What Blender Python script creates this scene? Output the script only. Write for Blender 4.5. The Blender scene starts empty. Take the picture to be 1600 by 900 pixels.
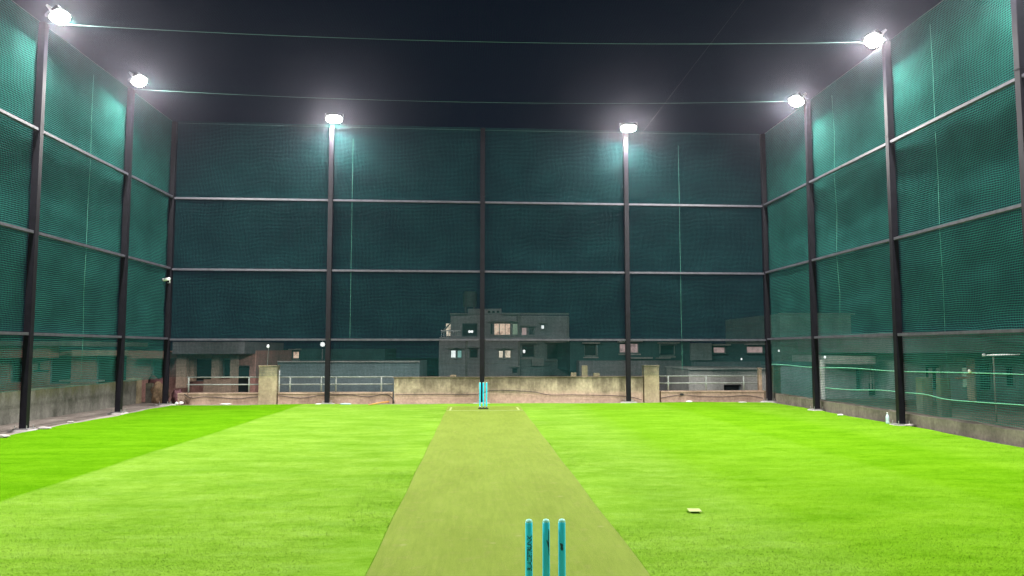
import bpy, bmesh, math, random
import numpy as np
from mathutils import Vector, Matrix
random.seed(7); rng = np.random.default_rng(7)
R = math.radians
sc = bpy.context.scene
COL = sc.collection

# ------------------------------------------------------------------ camera
FPX, HC = 1200.0, 1.61
PITCH = math.atan(95/FPX)
YAW = math.atan(56*math.cos(PITCH)/FPX)
cam = bpy.data.cameras.new('camera'); co = bpy.data.objects.new('camera', cam); COL.objects.link(co)
co.location = (0, 0, HC)
co.rotation_euler = (math.pi/2 + PITCH, 0, -YAW)
cam.sensor_width = 36; cam.lens = 36*FPX/1600; cam.clip_start = 0.05; cam.clip_end = 2000
sc.camera = co

# ------------------------------------------------------------------ night sky
w = bpy.data.worlds.new('World'); sc.world = w; w.use_nodes = True
nt = w.node_tree; bg = nt.nodes['Background']
tc = nt.nodes.new('ShaderNodeTexCoord'); sep = nt.nodes.new('ShaderNodeSeparateXYZ')
rp = nt.nodes.new('ShaderNodeValToRGB')
rp.color_ramp.elements[0].position = 0.0; rp.color_ramp.elements[0].color = (0.007, 0.012, 0.022, 1)
rp.color_ramp.elements[1].position = 0.6; rp.color_ramp.elements[1].color = (0.0015, 0.003, 0.009, 1)
nt.links.new(tc.outputs['Generated'], sep.inputs[0]); nt.links.new(sep.outputs['Z'], rp.inputs[0])
nt.links.new(rp.outputs[0], bg.inputs['Color']); bg.inputs['Strength'].default_value = 1.0
sc.view_settings.view_transform = 'Standard'; sc.view_settings.look = 'None'
sc.view_settings.exposure = 0.0; sc.view_settings.gamma = 1.0
sc.cycles.max_bounces = 6; sc.cycles.transparent_max_bounces = 24; sc.cycles.volume_bounces = 0
sc.cycles.diffuse_bounces = 3; sc.cycles.sample_clamp_indirect = 4.0
sc.cycles.use_denoising = True
LAMP_W = 740.0
LAMP_COL = (1.0, 0.955, 0.93)

# ------------------------------------------------------------------ measuring helpers (a photo pixel to a point on a real plane)
_F = Vector((math.sin(YAW)*math.cos(PITCH), math.cos(YAW)*math.cos(PITCH), math.sin(PITCH)))
_Rt = Vector((math.cos(YAW), -math.sin(YAW), 0)); _U = _Rt.cross(_F)
def ray(x, y): return _F + _Rt*((x-800)/FPX) + _U*((450-y)/FPX)
def PY(x, y, Y):
    d = ray(x, y); return Vector((0, 0, HC)) + d*(Y/d.y)
def PX(x, y, X):
    d = ray(x, y); return Vector((0, 0, HC)) + d*(X/d.x)
def PZ(x, y, z=0.0):
    d = ray(x, y); return Vector((0, 0, HC)) + d*((z-HC)/d.z)

# ------------------------------------------------------------------ materials
def newmat(name):
    m = bpy.data.materials.new(name); m.use_nodes = True
    return m, m.node_tree, m.node_tree.nodes['Principled BSDF']
def N(nt, t, **kw):
    n = nt.nodes.new(t)
    for k, v in kw.items(): setattr(n, k, v)
    return n
def ramp(nt, fac, stops):
    r = N(nt, 'ShaderNodeValToRGB'); e = r.color_ramp.elements
    while len(e) < len(stops): e.new(0.5)
    for i, (p, c) in enumerate(stops):
        e[i].position = p; e[i].color = (*c, 1) if len(c) == 3 else c
    nt.links.new(fac, r.inputs[0]); return r.outputs[0]
def mixc(nt, a, b, fac, mode='MIX'):
    n = N(nt, 'ShaderNodeMix', data_type='RGBA', blend_type=mode)
    for s, v in ((6, a), (7, b), (0, fac)):
        if hasattr(v, 'is_output'): nt.links.new(v, n.inputs[s])
        elif s == 0: n.inputs[0].default_value = v
        else: n.inputs[s].default_value = (*v, 1)
    return n.outputs[2]
def math_(nt, op, a, b=None, clamp=False):
    n = N(nt, 'ShaderNodeMath', operation=op); n.use_clamp = clamp
    for i, v in enumerate((a, b)):
        if v is None: continue
        if hasattr(v, 'is_output'): nt.links.new(v, n.inputs[i])
        else: n.inputs[i].default_value = v
    return n.outputs[0]
def noise(nt, scale, coord='Object', detail=4, stretch=None, rough=0.55):
    t = N(nt, 'ShaderNodeTexCoord'); o = t.outputs[coord]
    if stretch:
        mp = N(nt, 'ShaderNodeMapping'); mp.inputs['Scale'].default_value = stretch
        nt.links.new(o, mp.inputs[0]); o = mp.outputs[0]
    n = N(nt, 'ShaderNodeTexNoise'); n.inputs['Scale'].default_value = scale; n.inputs['Detail'].default_value = detail
    n.inputs['Roughness'].default_value = rough
    nt.links.new(o, n.inputs['Vector']); return n.outputs['Fac']
def bump(nt, b, h, s=0.3, d=0.01):
    n = N(nt, 'ShaderNodeBump'); n.inputs['Strength'].default_value = s; n.inputs['Distance'].default_value = d
    nt.links.new(h, n.inputs['Height']); nt.links.new(n.outputs[0], b.inputs['Normal'])
def plain(name, col, rough=0.6, metal=0.0, var=0.25, scale=3.0, emit=None):
    m, nt, b = newmat(name)
    dark = tuple(c*(1-var) for c in col); lite = tuple(min(1, c*(1+var)) for c in col)
    nz = noise(nt, scale)
    nt.links.new(ramp(nt, nz, [(0.3, dark), (0.7, lite)]), b.inputs['Base Color'])
    b.inputs['Roughness'].default_value = rough; b.inputs['Metallic'].default_value = metal
    if emit:
        b.inputs['Emission Strength'].default_value = emit[1]
        if emit[1] < 1.2:      # rooms seen through curtains and clutter are lit unevenly
            en = noise(nt, 2.2, detail=3, rough=0.7)
            nt.links.new(ramp(nt, en, [(0.34, tuple(c*0.3 for c in emit[0])), (0.46, emit[0]), (0.7, tuple(min(1, c*1.25) for c in emit[0]))]), b.inputs['Emission Color'])
        else: b.inputs['Emission Color'].default_value = (*emit[0], 1)
    return m
def concrete(name, base, dark, stain=0.6, top=None, moss=(0.05, 0.055, 0.02), pink=None):
    """weathered plaster: blotches, vertical run marks and a dirty upper edge (top = height of that edge)"""
    m, nt, b = newmat(name)
    big = noise(nt, 0.9, detail=6, rough=0.65); fine = noise(nt, 14, detail=5)
    runs = noise(nt, 1.7, stretch=(1.6, 1.6, 0.35), detail=7, rough=0.75)
    c = mixc(nt, base, dark, math_(nt, 'MULTIPLY', ramp(nt, runs, [(0.42, (0, 0, 0)), (0.72, (1, 1, 1))]), stain))
    c = mixc(nt, c, dark, math_(nt, 'MULTIPLY', ramp(nt, big, [(0.46, (0, 0, 0)), (0.64, (1, 1, 1))]), stain))
    if pink:
        g = N(nt, 'ShaderNodeNewGeometry'); s = N(nt, 'ShaderNodeSeparateXYZ'); nt.links.new(g.outputs['Position'], s.inputs[0])
        low = ramp(nt, math_(nt, 'ADD', s.outputs['Z'], math_(nt, 'MULTIPLY', math_(nt, 'SUBTRACT', big, 0.5), 0.5)), [(0.22, (1, 1, 1)), (0.34, (0, 0, 0))])
        c = mixc(nt, c, pink, math_(nt, 'MULTIPLY', low, 0.7))
    if top is not None:
        g = N(nt, 'ShaderNodeNewGeometry'); s = N(nt, 'ShaderNodeSeparateXYZ'); nt.links.new(g.outputs['Position'], s.inputs[0])
        h = math_(nt, 'SUBTRACT', s.outputs['Z'], top)
        h = math_(nt, 'ADD', h, math_(nt, 'MULTIPLY', math_(nt, 'SUBTRACT', runs, 0.5), 0.9))
        band = ramp(nt, math_(nt, 'ADD', h, 0.5), [(0.22, (0, 0, 0)), (0.5, (1, 1, 1))])
        c = mixc(nt, c, moss, math_(nt, 'MULTIPLY', band, 0.62))
    c = mixc(nt, c, ramp(nt, fine, [(0.3, (0.62, 0.62, 0.62)), (0.7, (1, 1, 1))]), 0.8, 'MULTIPLY')
    nt.links.new(c, b.inputs['Base Color']); b.inputs['Roughness'].default_value = 0.9
    bump(nt, b, fine, 0.5, 0.01)
    return m

M = {}
M['parapet'] = concrete('stained_plaster', (0.58, 0.49, 0.34), (0.15, 0.115, 0.075), 0.85, top=0.75, moss=(0.10, 0.085, 0.06), pink=(0.60, 0.42, 0.32))
M['kerb_pink'] = concrete('pinkish_plaster', (0.52, 0.38, 0.28), (0.2, 0.13, 0.09), 0.6)
M['pillar'] = concrete('pillar_plaster', (0.52, 0.43, 0.28), (0.2, 0.15, 0.09), 0.6, top=1.12, moss=(0.2, 0.15, 0.09))
M['mossy'] = concrete('mossy_plaster', (0.26, 0.255, 0.22), (0.07, 0.075, 0.055), 0.8, top=0.68, moss=(0.13, 0.13, 0.045))
M['kerb_grey'] = concrete('grey_kerb_concrete', (0.27, 0.24, 0.19), (0.09, 0.08, 0.065), 0.75)
M['floor'] = concrete('floor_screed', (0.36, 0.31, 0.27), (0.16, 0.13, 0.11), 0.6)
M['footing'] = concrete('footing_concrete', (0.48, 0.45, 0.43), (0.22, 0.2, 0.19), 0.4)
M['post'] = plain('black_post_paint', (0.006, 0.0055, 0.009), 0.45, 0.0, 0.35, 6)
M['post'].node_tree.nodes['Principled BSDF'].inputs['Specular IOR Level'].default_value = 0.22
M['rail'] = plain('grey_rail_paint', (0.065, 0.063, 0.082), 0.42, 0.0, 0.3, 8)
M['galv'] = plain('galvanised_steel', (0.5, 0.5, 0.5), 0.4, 0.8, 0.2, 12)
M['rail_pipe'] = plain('grey_pipe_paint', (0.33, 0.36, 0.34), 0.5, 0.1, 0.25, 9)
M['housing'] = plain('lamp_housing', (0.04, 0.04, 0.045), 0.4, 0.3, 0.1)
M['lens'] = plain('lamp_lens', (0.9, 0.9, 0.9), 0.3, emit=((1, 0.96, 0.93), 60))
M['cable'] = plain('black_cable', (0.02, 0.018, 0.018), 0.6)
M['steel_wire'] = plain('steel_wire_sheath', (0.05, 0.13, 0.11), 0.5)
M['rope'] = plain('pale_green_rope', (0.22, 0.62, 0.46), 0.8, 0, 0.2, 60)
M['cord'] = plain('dull_green_cord', (0.10, 0.34, 0.26), 0.8, 0, 0.3, 60)
M['stump'] = plain('turquoise_plastic', (0.03, 0.62, 0.80), 0.32, 0, 0.06, 5)
M['stump_top'] = plain('lit_stump_cap', (0.30, 0.75, 0.62), 0.4, 0, 0.05)  # paler than the stumps: light on their tops put into the colour
M['ink'] = plain('dark_print', (0.012, 0.05, 0.07), 0.5, 0, 0.05)
M['black'] = plain('black_rubber', (0.015, 0.015, 0.015), 0.6)
M['white'] = plain('white_plastic', (0.75, 0.75, 0.75), 0.4, 0, 0.08)
M['bottle'] = plain('clear_plastic', (0.55, 0.72, 0.75), 0.15, 0, 0.05)
M['bamboo'] = plain('orange_bamboo', (0.55, 0.28, 0.07), 0.6)
M['maroon'] = plain('maroon_cloth', (0.09, 0.035, 0.035), 0.9, 0, 0.5, 9)
M['tan'] = plain('tan_sacking', (0.22, 0.15, 0.085), 0.9, 0, 0.4, 12)
M['pinkcloth'] = plain('pink_plastic_sheet', (0.17, 0.07, 0.08), 0.6, 0, 0.4, 9)
M['blue'] = plain('pale_blue_wrapper', (0.35, 0.55, 0.62), 0.5)
M['card'] = plain('pale_card', (0.33, 0.42, 0.12), 0.7, 0, 0.06)
M['twig'] = plain('dry_twig', (0.10, 0.06, 0.035), 0.9)
M['dark_glass'] = plain('dark_window', (0.012, 0.035, 0.038), 0.2, 0, 0.4, 1.5)
M['dark_room'] = plain('unlit_interior', (0.02, 0.045, 0.045), 0.7, 0, 0.3, 1.5)
def wallmat(name, col, var=0.2):
    col = tuple(min(.75, c*1.35) for c in col)
    return concrete(name, col, tuple(c*0.55 for c in col), 0.5)
M['pinkwall'] = wallmat('pink_wash_wall', (0.55, 0.30, 0.25))
M['creamwall'] = wallmat('cream_wash_wall', (0.56, 0.42, 0.31))
M['greywall'] = wallmat('grey_wash_wall', (0.33, 0.34, 0.34))
M['greenwall'] = wallmat('green_grey_wall', (0.30, 0.37, 0.35))
M['darkwall'] = wallmat('dark_grey_wall', (0.20, 0.205, 0.22))
M['blockwall'] = wallmat('light_grey_plaster', (0.50, 0.52, 0.52))
M['palewall'] = wallmat('pale_shed_wall', (0.46, 0.47, 0.43))
M['bluegrey'] = wallmat('blue_grey_wall', (0.22, 0.30, 0.31))
M['tealroof'] = wallmat('dark_teal_cladding', (0.06, 0.15, 0.15))
M['glow_warm'] = plain('warm_lit_room', (0.4, 0.3, 0.25), 0.8, emit=((1, 0.70, 0.52), 0.75))
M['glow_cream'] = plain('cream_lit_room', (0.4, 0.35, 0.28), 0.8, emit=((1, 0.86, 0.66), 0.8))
M['glow_cool'] = plain('cool_lit_window', (0.4, 0.45, 0.45), 0.8, emit=((0.86, 1.0, 0.95), 1.15))
M['glow_teal'] = plain('curtained_lit_window', (0.2, 0.3, 0.3), 0.8, emit=((0.35, 0.75, 0.66), 0.5))
M['glow_green'] = plain('green_lit_window', (0.2, 0.25, 0.2), 0.8, emit=((0.35, 0.48, 0.34), 0.45))
M['glow_pink'] = plain('dim_pink_lit_window', (0.4, 0.3, 0.3), 0.8, emit=((0.80, 0.58, 0.55), 0.42))
M['bulb'] = plain('small_lit_bulb', (0.9, 0.9, 0.9), 0.5, emit=((0.95, 1, 0.97), 1.25))
M['tube'] = plain('lit_tube', (0.9, 0.9, 0.9), 0.5, emit=((1, 0.92, 0.86), 0.4))

def net_mat(name, pitch, wid, col, warp=0.03, trans=0.35):
    m, nt, b = newmat(name); nt.nodes.remove(b)
    out = nt.nodes['Material Output']
    uv = N(nt, 'ShaderNodeUVMap'); uv.uv_map = 'UVMap'
    nz = N(nt, 'ShaderNodeTexNoise'); nz.inputs['Scale'].default_value = 0.9; nz.inputs['Detail'].default_value = 3
    nt.links.new(uv.outputs[0], nz.inputs['Vector'])
    sub = N(nt, 'ShaderNodeVectorMath', operation='SUBTRACT'); nt.links.new(nz.outputs['Color'], sub.inputs[0]); sub.inputs[1].default_value = (0.5, 0.5, 0.5)
    scl = N(nt, 'ShaderNodeVectorMath', operation='SCALE'); nt.links.new(sub.outputs[0], scl.inputs[0]); scl.inputs['Scale'].default_value = warp*4
    add = N(nt, 'ShaderNodeVectorMath', operation='ADD'); nt.links.new(uv.outputs[0], add.inputs[0]); nt.links.new(scl.outputs[0], add.inputs[1])
    sp = N(nt, 'ShaderNodeSeparateXYZ'); nt.links.new(add.outputs[0], sp.inputs[0])
    def cord(o, wd):
        f = math_(nt, 'FRACT', math_(nt, 'MULTIPLY', o, 1/pitch))
        return math_(nt, 'LESS_THAN', f, wd)
    mask = math_(nt, 'MAXIMUM', cord(sp.outputs['X'], wid), cord(sp.outputs['Y'], wid*1.25))
    vr = N(nt, 'ShaderNodeTexNoise'); vr.inputs['Scale'].default_value = 1.3; nt.links.new(uv.outputs[0], vr.inputs['Vector'])
    c = ramp(nt, vr.outputs['Fac'], [(0.3, tuple(x*0.8 for x in col)), (0.7, tuple(x*1.15 for x in col))])
    d = N(nt, 'ShaderNodeBsdfDiffuse'); t = N(nt, 'ShaderNodeBsdfTranslucent'); tr = N(nt, 'ShaderNodeBsdfTransparent')
    nt.links.new(c, d.inputs[0]); nt.links.new(c, t.inputs[0])
    m1 = N(nt, 'ShaderNodeMixShader'); m1.inputs[0].default_value = trans
    nt.links.new(d.outputs[0], m1.inputs[1]); nt.links.new(t.outputs[0], m1.inputs[2])
    m2 = N(nt, 'ShaderNodeMixShader'); nt.links.new(mask, m2.inputs[0])
    nt.links.new(tr.outputs[0], m2.inputs[1]); nt.links.new(m1.outputs[0], m2.inputs[2])
    nt.links.new(m2.outputs[0], out.inputs['Surface'])
    return m
M['net'] = net_mat('green_far_netting', 0.040, 0.13, (0.019, 0.082, 0.082))
M['sidenet'] = net_mat('green_side_netting', 0.042, 0.19, (0.036, 0.190, 0.160))
M['roofnet'] = net_mat('dark_overhead_netting', 0.055, 0.035, (0.010, 0.05, 0.045))

def turf_mat(name, blade=False):
    m, nt, b = newmat(name)
    g = N(nt, 'ShaderNodeNewGeometry'); s = N(nt, 'ShaderNodeSeparateXYZ'); nt.links.new(g.outputs['Position'], s.inputs[0])
    wob = math_(nt, 'MULTIPLY', math_(nt, 'SUBTRACT', noise(nt, 0.7), 0.5), 0.12)
    x = math_(nt, 'ADD', s.outputs['X'], wob)
    xn = math_(nt, 'DIVIDE', math_(nt, 'ADD', x, 10.0), 20.0)
    lite = (0.188, 0.352, 0.030); deep = (0.104, 0.272, 0.004); mid = (0.150, 0.325, 0.012)
    P = lambda v: (v+10)/20
    deep2 = (0.122, 0.290, 0.006)
    r = N(nt, 'ShaderNodeValToRGB'); e = r.color_ramp.elements
    st = [(0.0, deep), (P(-5.03)-.001, deep), (P(-5.03)+.001, lite), (P(2.4), lite), (P(3.2), mid), (P(5.35), mid), (P(5.6), deep2), (P(7.0), deep2), (P(7.6), mid), (1.0, mid)]
    while len(e) < len(st): e.new(0.5)
    for i, (p, c) in enumerate(st): e[i].position = p; e[i].color = (*c, 1)
    nt.links.new(xn, r.inputs[0]); c = r.outputs[0]
    n1 = noise(nt, 1.1, detail=5, stretch=(0.7, 1.6, 1)); n2 = noise(nt, 9, detail=6, rough=0.7); n3 = noise(nt, 60, detail=3, rough=0.7)
    c = mixc(nt, c, ramp(nt, n1, [(0.3, (0.72, 0.82, 0.6)), (0.68, (1.06, 1.03, 1.2))]), 1.0, 'MULTIPLY')
    c = mixc(nt, c, ramp(nt, n2, [(0.3, (0.74, 0.82, 0.5)), (0.65, (1.1, 1.06, 1.3))]), 0.55, 'MULTIPLY')
    c = mixc(nt, c, ramp(nt, n3, [(0.3, (0.75, 0.82, 0.6)), (0.7, (1.08, 1.05, 1.3))]), 0.5, 'MULTIPLY')
    n4 = noise(nt, 3.2, detail=7, stretch=(0.55, 1.3, 1), rough=0.78)      # trodden and brushed patches
    c = mixc(nt, c, ramp(nt, n4, [(0.30, (0.62, 0.74, 0.45)), (0.47, (1, 1, 1)), (0.66, (1.14, 1.08, 1.7))]), 0.8, 'MULTIPLY')
    nt.links.new(c, b.inputs['Base Color']); b.inputs['Roughness'].default_value = 0.65
    b.inputs['Specular IOR Level'].default_value = 0.0
    if not blade: bump(nt, b, n3, 0.5, 0.02)
    else:                                   # soft fibres: shade them mostly by the pile direction
        gm = N(nt, 'ShaderNodeVectorMath', operation='SCALE'); nt.links.new(g.outputs['Normal'], gm.inputs[0]); gm.inputs['Scale'].default_value = 0.35
        ad = N(nt, 'ShaderNodeVectorMath', operation='ADD'); nt.links.new(gm.outputs[0], ad.inputs[0]); ad.inputs[1].default_value = (0, 0, 1)
        nm = N(nt, 'ShaderNodeVectorMath', operation='NORMALIZE'); nt.links.new(ad.outputs[0], nm.inputs[0]); nt.links.new(nm.outputs[0], b.inputs['Normal'])
    return m
M['turf'] = turf_mat('artificial_turf'); M['blade'] = turf_mat('turf_fibre', True)
def mat_mat():
    m, nt, b = newmat('worn_pitch_mat')
    n1 = noise(nt, 1.4, detail=6, stretch=(1.4, 0.6, 1)); n3 = noise(nt, 110, detail=3); n2 = noise(nt, 7, detail=6, rough=0.7)
    c = ramp(nt, n1, [(0.3, (0.158, 0.225, 0.030)), (0.7, (0.19, 0.268, 0.040))])
    c = mixc(nt, c, (0.25, 0.25, 0.09), math_(nt, 'MULTIPLY', ramp(nt, n2, [(0.52, (0, 0, 0)), (0.75, (1, 1, 1))]), 0.35))
    c = mixc(nt, c, ramp(nt, n3, [(0.3, (0.8, 0.8, 0.8)), (0.7, (1.05, 1.05, 1.05))]), 0.8, 'MULTIPLY')
    st = noise(nt, 5, stretch=(3.5, 0.35, 1), detail=6, rough=0.75)      # drag streaks along the run
    c = mixc(nt, c, ramp(nt, st, [(0.35, (0.86, 0.88, 0.84)), (0.65, (1.07, 1.05, 1.1))]), 0.8, 'MULTIPLY')
    vo = N(nt, 'ShaderNodeTexVoronoi'); vo.inputs['Scale'].default_value = 2.3; tcv = N(nt, 'ShaderNodeTexCoord'); nt.links.new(tcv.outputs['Object'], vo.inputs['Vector'])
    c = mixc(nt, c, (0.29, 0.30, 0.13), math_(nt, 'MULTIPLY', ramp(nt, vo.outputs['Distance'], [(0.05, (1, 1, 1)), (0.09, (0, 0, 0))]), 0.3))   # ball marks
    nt.links.new(c, b.inputs['Base Color']); b.inputs['Roughness'].default_value = 0.85; b.inputs['Specular IOR Level'].default_value = 0.05
    bump(nt, b, n3, 0.4, 0.005)
    return m
M['mat'] = mat_mat()
M['crease'] = plain('faded_white_paint', (0.29, 0.36, 0.11), 0.8, 0, 0.15, 9)
M['ground'] = plain('dark_street_ground', (0.06, 0.06, 0.06), 0.9, 0, 0.3, 0.2)

# ------------------------------------------------------------------ object helpers
def link(name, me, mat, parent=None, smooth=False):
    o = bpy.data.objects.new(name, me); COL.objects.link(o)
    if mat: me.materials.append(mat)
    if smooth:
        for p in me.polygons: p.use_smooth = True
    if parent: o.parent = parent
    return o
def fin(name, bm, mat, parent=None, smooth=False, origin=None):
    me = bpy.data.meshes.new(name); bm.to_mesh(me); bm.free()
    o = link(name, me, mat, None, smooth)
    if origin is not None:
        me.transform(Matrix.Translation(-Vector(origin))); o.location = origin
    if parent:
        o.parent = parent
        o.matrix_parent_inverse = Matrix.Translation(-parent.location) if parent.type == 'EMPTY' or parent.location.length else Matrix()
    return o
def root(name, loc, label, cat, group=None):
    o = bpy.data.objects.new(name, None); COL.objects.link(o); o.location = loc
    o.empty_display_size = 0.2
    return tag(o, label, cat, group)
def tag(o, label=None, cat=None, group=None, kind=None):
    if label: o['label'] = label
    if cat: o['category'] = cat
    if group: o['group'] = group
    if kind: o['kind'] = kind
    return o
def box(bm, x0, x1, y0, y1, z0, z1, bev=0.0):
    vs = [bm.verts.new(p) for p in ((x0,y0,z0),(x1,y0,z0),(x1,y1,z0),(x0,y1,z0),(x0,y0,z1),(x1,y0,z1),(x1,y1,z1),(x0,y1,z1))]
    fs = [bm.faces.new([vs[i] for i in f]) for f in ((3,2,1,0),(4,5,6,7),(0,1,5,4),(1,2,6,5),(2,3,7,6),(3,0,4,7))]
    if bev > 0:
        es = set(e for f in fs for e in f.edges)
        bmesh.ops.bevel(bm, geom=list(es), offset=bev, segments=2, affect='EDGES', clamp_overlap=True)
def bx(x0, x1, y0, y1, z0, z1, bev=0.0):
    bm = bmesh.new(); box(bm, x0, x1, y0, y1, z0, z1, bev); return bm
def beam(bm, a, b, wy, wz, bev=0.0):
    """rectangular bar from a to b; wy = horizontal thickness, wz = vertical"""
    a, b = Vector(a), Vector(b); d = (b-a); L = d.length
    before = set(bm.verts)
    box(bm, 0, L, -wy/2, wy/2, -wz/2, wz/2, bev)
    q = d.to_track_quat('X', 'Z').to_matrix().to_4x4(); mt = Matrix.Translation(a) @ q
    for v in bm.verts:
        if v not in before: v.co = mt @ v.co
def tube(bm, pts, r, n=8, caps=True):
    pts = [Vector(p) for p in pts]; rings = []
    rr = r if isinstance(r, (list, tuple)) else [r]*len(pts)
    for i, p in enumerate(pts):
        t = (pts[min(i+1, len(pts)-1)] - pts[max(i-1, 0)]).normalized()
        u = t.cross(Vector((0, 0, 1)));
        if u.length < 0.1: u = t.cross(Vector((0, 1, 0)))
        u.normalize(); v = t.cross(u)
        rings.append([bm.verts.new(p + (u*math.cos(k*2*math.pi/n) + v*math.sin(k*2*math.pi/n))*rr[i]) for k in range(n)])
    for i in range(len(rings)-1):
        for k in range(n): bm.faces.new([rings[i][k], rings[i][(k+1)%n], rings[i+1][(k+1)%n], rings[i+1][k]])
    if caps: bm.faces.new(rings[0][::-1]); bm.faces.new(rings[-1])
def tb(pts, r, n=8):
    bm = bmesh.new(); tube(bm, pts, r, n); bmesh.ops.recalc_face_normals(bm, faces=bm.faces); return bm
def sag(a, b, s, n=24):
    a, b = Vector(a), Vector(b)
    return [a.lerp(b, i/n) - Vector((0, 0, s*4*(i/n)*(1-i/n))) for i in range(n+1)]
def blob(c, r, seed, rough=0.25, sub=2):
    bm = bmesh.new(); bmesh.ops.create_icosphere(bm, subdivisions=sub, radius=1)
    rd = random.Random(seed); ph = [rd.uniform(0, 6) for _ in range(6)]
    for v in bm.verts:
        p = v.co; k = 1 + rough*(math.sin(3*p.x+ph[0])*math.sin(4*p.y+ph[1]) + 0.6*math.sin(7*p.z+ph[2])*math.sin(6*p.x+ph[3])) + rd.uniform(-.08, .08)
        v.co = Vector((p.x*r[0]*k + c[0], p.y*r[1]*k + c[1], max(p.z*r[2]*k, -r[2]*0.75) + c[2]))
    return bm

# ------------------------------------------------------------------ setting: ground, roof terrace, turf, mat
def sheet(name, x0, x1, y0, y1, z, mat):
    bm = bmesh.new(); vs = [bm.verts.new(p) for p in ((x0,y0,z),(x1,y0,z),(x1,y1,z),(x0,y1,z))]; bm.faces.new(vs)
    return tag(fin(name, bm, mat), kind='structure')
sheet('ground', -600, 600, -300, 900, -9.0, M['ground'])
tag(fin('terrace_floor', bx(-10.6, 9.85, -4, 24.4, -9.0+.01, -0.03), M['floor']), kind='structure')
tag(fin('neighbouring_terrace_floor', bx(9.86, 17, 6, 27, -9.0+.01, -0.16), M['kerb_grey']), kind='structure')

def turf_edge_left(y): return -8.72 + 0.035*math.sin(y*1.7) + 0.03*math.sin(y*4.3+1) - 0.03*(y-14)/8
def turf_edge_right(y): return 9.02 + 0.03*math.sin(y*1.3) + 0.02*math.sin(y*5.1)
def turf_edge_back(x): return 22.72 + (x+9)/18*0.5 + 0.03*math.sin(x*2.1) + 0.02*math.sin(x*5.7)
bm = bmesh.new(); ny = 120; nx = 60; grid = []
for j in range(ny+1):
    row = []
    for i in range(nx+1):
        u, v = i/nx, j/ny
        y = -3 + v*(turf_edge_back(-9+18*u)+3)
        x = turf_edge_left(y) + u*(turf_edge_right(y)-turf_edge_left(y))
        z = 0.012*math.sin(x*1.1+y*0.3)*math.sin(y*0.9) * (1 if abs(x-.23) > 1.4 else 0.0)
        row.append(bm.verts.new((x, y, z - 0.006)))
    grid.append(row)
for j in range(ny):
    for i in range(nx): bm.faces.new([grid[j][i], grid[j][i+1], grid[j+1][i+1], grid[j+1][i]])
tag(fin('turf', bm, M['turf'], smooth=True), kind='structure')

def blades():
    V = []
    n = 1500000
    x = rng.uniform(-8.68, 8.98, n); y = rng.uniform(5.0, 22.6, n)
    keep = (rng.uniform(0, 1, n) < np.minimum(1, (6.0/y)**1.9)) & (np.abs(x-0.232) > 1.018) & (np.abs(x-0.9) < 0.70*y+0.8)
    x, y = x[keep], y[keep]; n = len(x)
    ws = np.maximum(1.0, y/8.0)
    h = rng.uniform(0.005, 0.012, n); wd = rng.uniform(0.0016, 0.0030, n)*ws
    ang = rng.uniform(0, 2*np.pi, n)
    lean = rng.normal(0, 0.011, (n, 2)); lean[:, 1] += np.where((x < -5.03) | ((x > 5.5) & (x < 7.4)), 0.010, -0.008)
    ca, sa = np.cos(ang)*wd, np.sin(ang)*wd
    z0 = 0.012*np.sin(x*1.1+y*0.3)*np.sin(y*0.9) - 0.008
    a = np.stack([x-ca, y-sa, z0], 1); b = np.stack([x+ca, y+sa, z0], 1); c = np.stack([x+lean[:, 0], y+lean[:, 1], z0+h], 1)
    V.append(np.stack([a, b, c], 1).reshape(-1, 3))
    V = np.concatenate(V); nf = len(V)//3
    me = bpy.data.meshes.new('turf_fibres')
    me.vertices.add(len(V)); me.vertices.foreach_set('co', V.astype(np.float32).ravel())
    me.loops.add(len(V)); me.loops.foreach_set('vertex_index', np.arange(len(V), dtype=np.int32))
    me.polygons.add(nf); me.polygons.foreach_set('loop_start', np.arange(0, len(V), 3, dtype=np.int32))
    me.update(); me.validate()
    o = link('turf_fibres', me, M['blade'])
    tag(o, 'short bright green synthetic grass fibres covering the playing area', 'turf', kind='stuff')
blades()

MX0, MX1 = -0.778, 1.240
bm = bmesh.new()
nyy = 60; L = []; 
for j in range(nyy+1):
    y = -2.5 + j/nyy*(21.75+2.5); e0 = 0.006*math.sin(y*2.3); e1 = 0.006*math.sin(y*1.9+2)
    L.append((bm.verts.new((MX0+e0, y, 0.008)), bm.verts.new((MX1+e1, y, 0.008))))
for j in range(nyy): bm.faces.new([L[j][0], L[j][1], L[j+1][1], L[j+1][0]])
for j in range(nyy):          # turned down edges and far end
    for q in (0, 1):
        a, b = L[j][q], L[j+1][q]; c = [bm.verts.new((v.co.x, v.co.y, -0.004)) for v in (b, a)]
        bm.faces.new([a, b, *c] if q == 0 else [b, a, c[1], c[0]])
a, b = L[-1]; c = [bm.verts.new((v.co.x, v.co.y, -0.004)) for v in (b, a)]; bm.faces.new([a, b, *c])
pm = root('pitch_mat', (0.23, 10, 0), 'long flat olive green batting mat running down the middle of the bright turf', 'cricket mat')
fin('mat_sheet', bm, M['mat'], pm)
def line(x0, x1, y0, y1):
    fin('crease_line', bx(x0, x1, y0, y1, 0.0085, 0.0125), M['crease'], pm)
zt = 0.012
line(-0.76, 1.22, 20.16, 20.22); line(-0.70, -0.65, 20.24, 21.3); line(1.10, 1.15, 20.24, 21.3)

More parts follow.
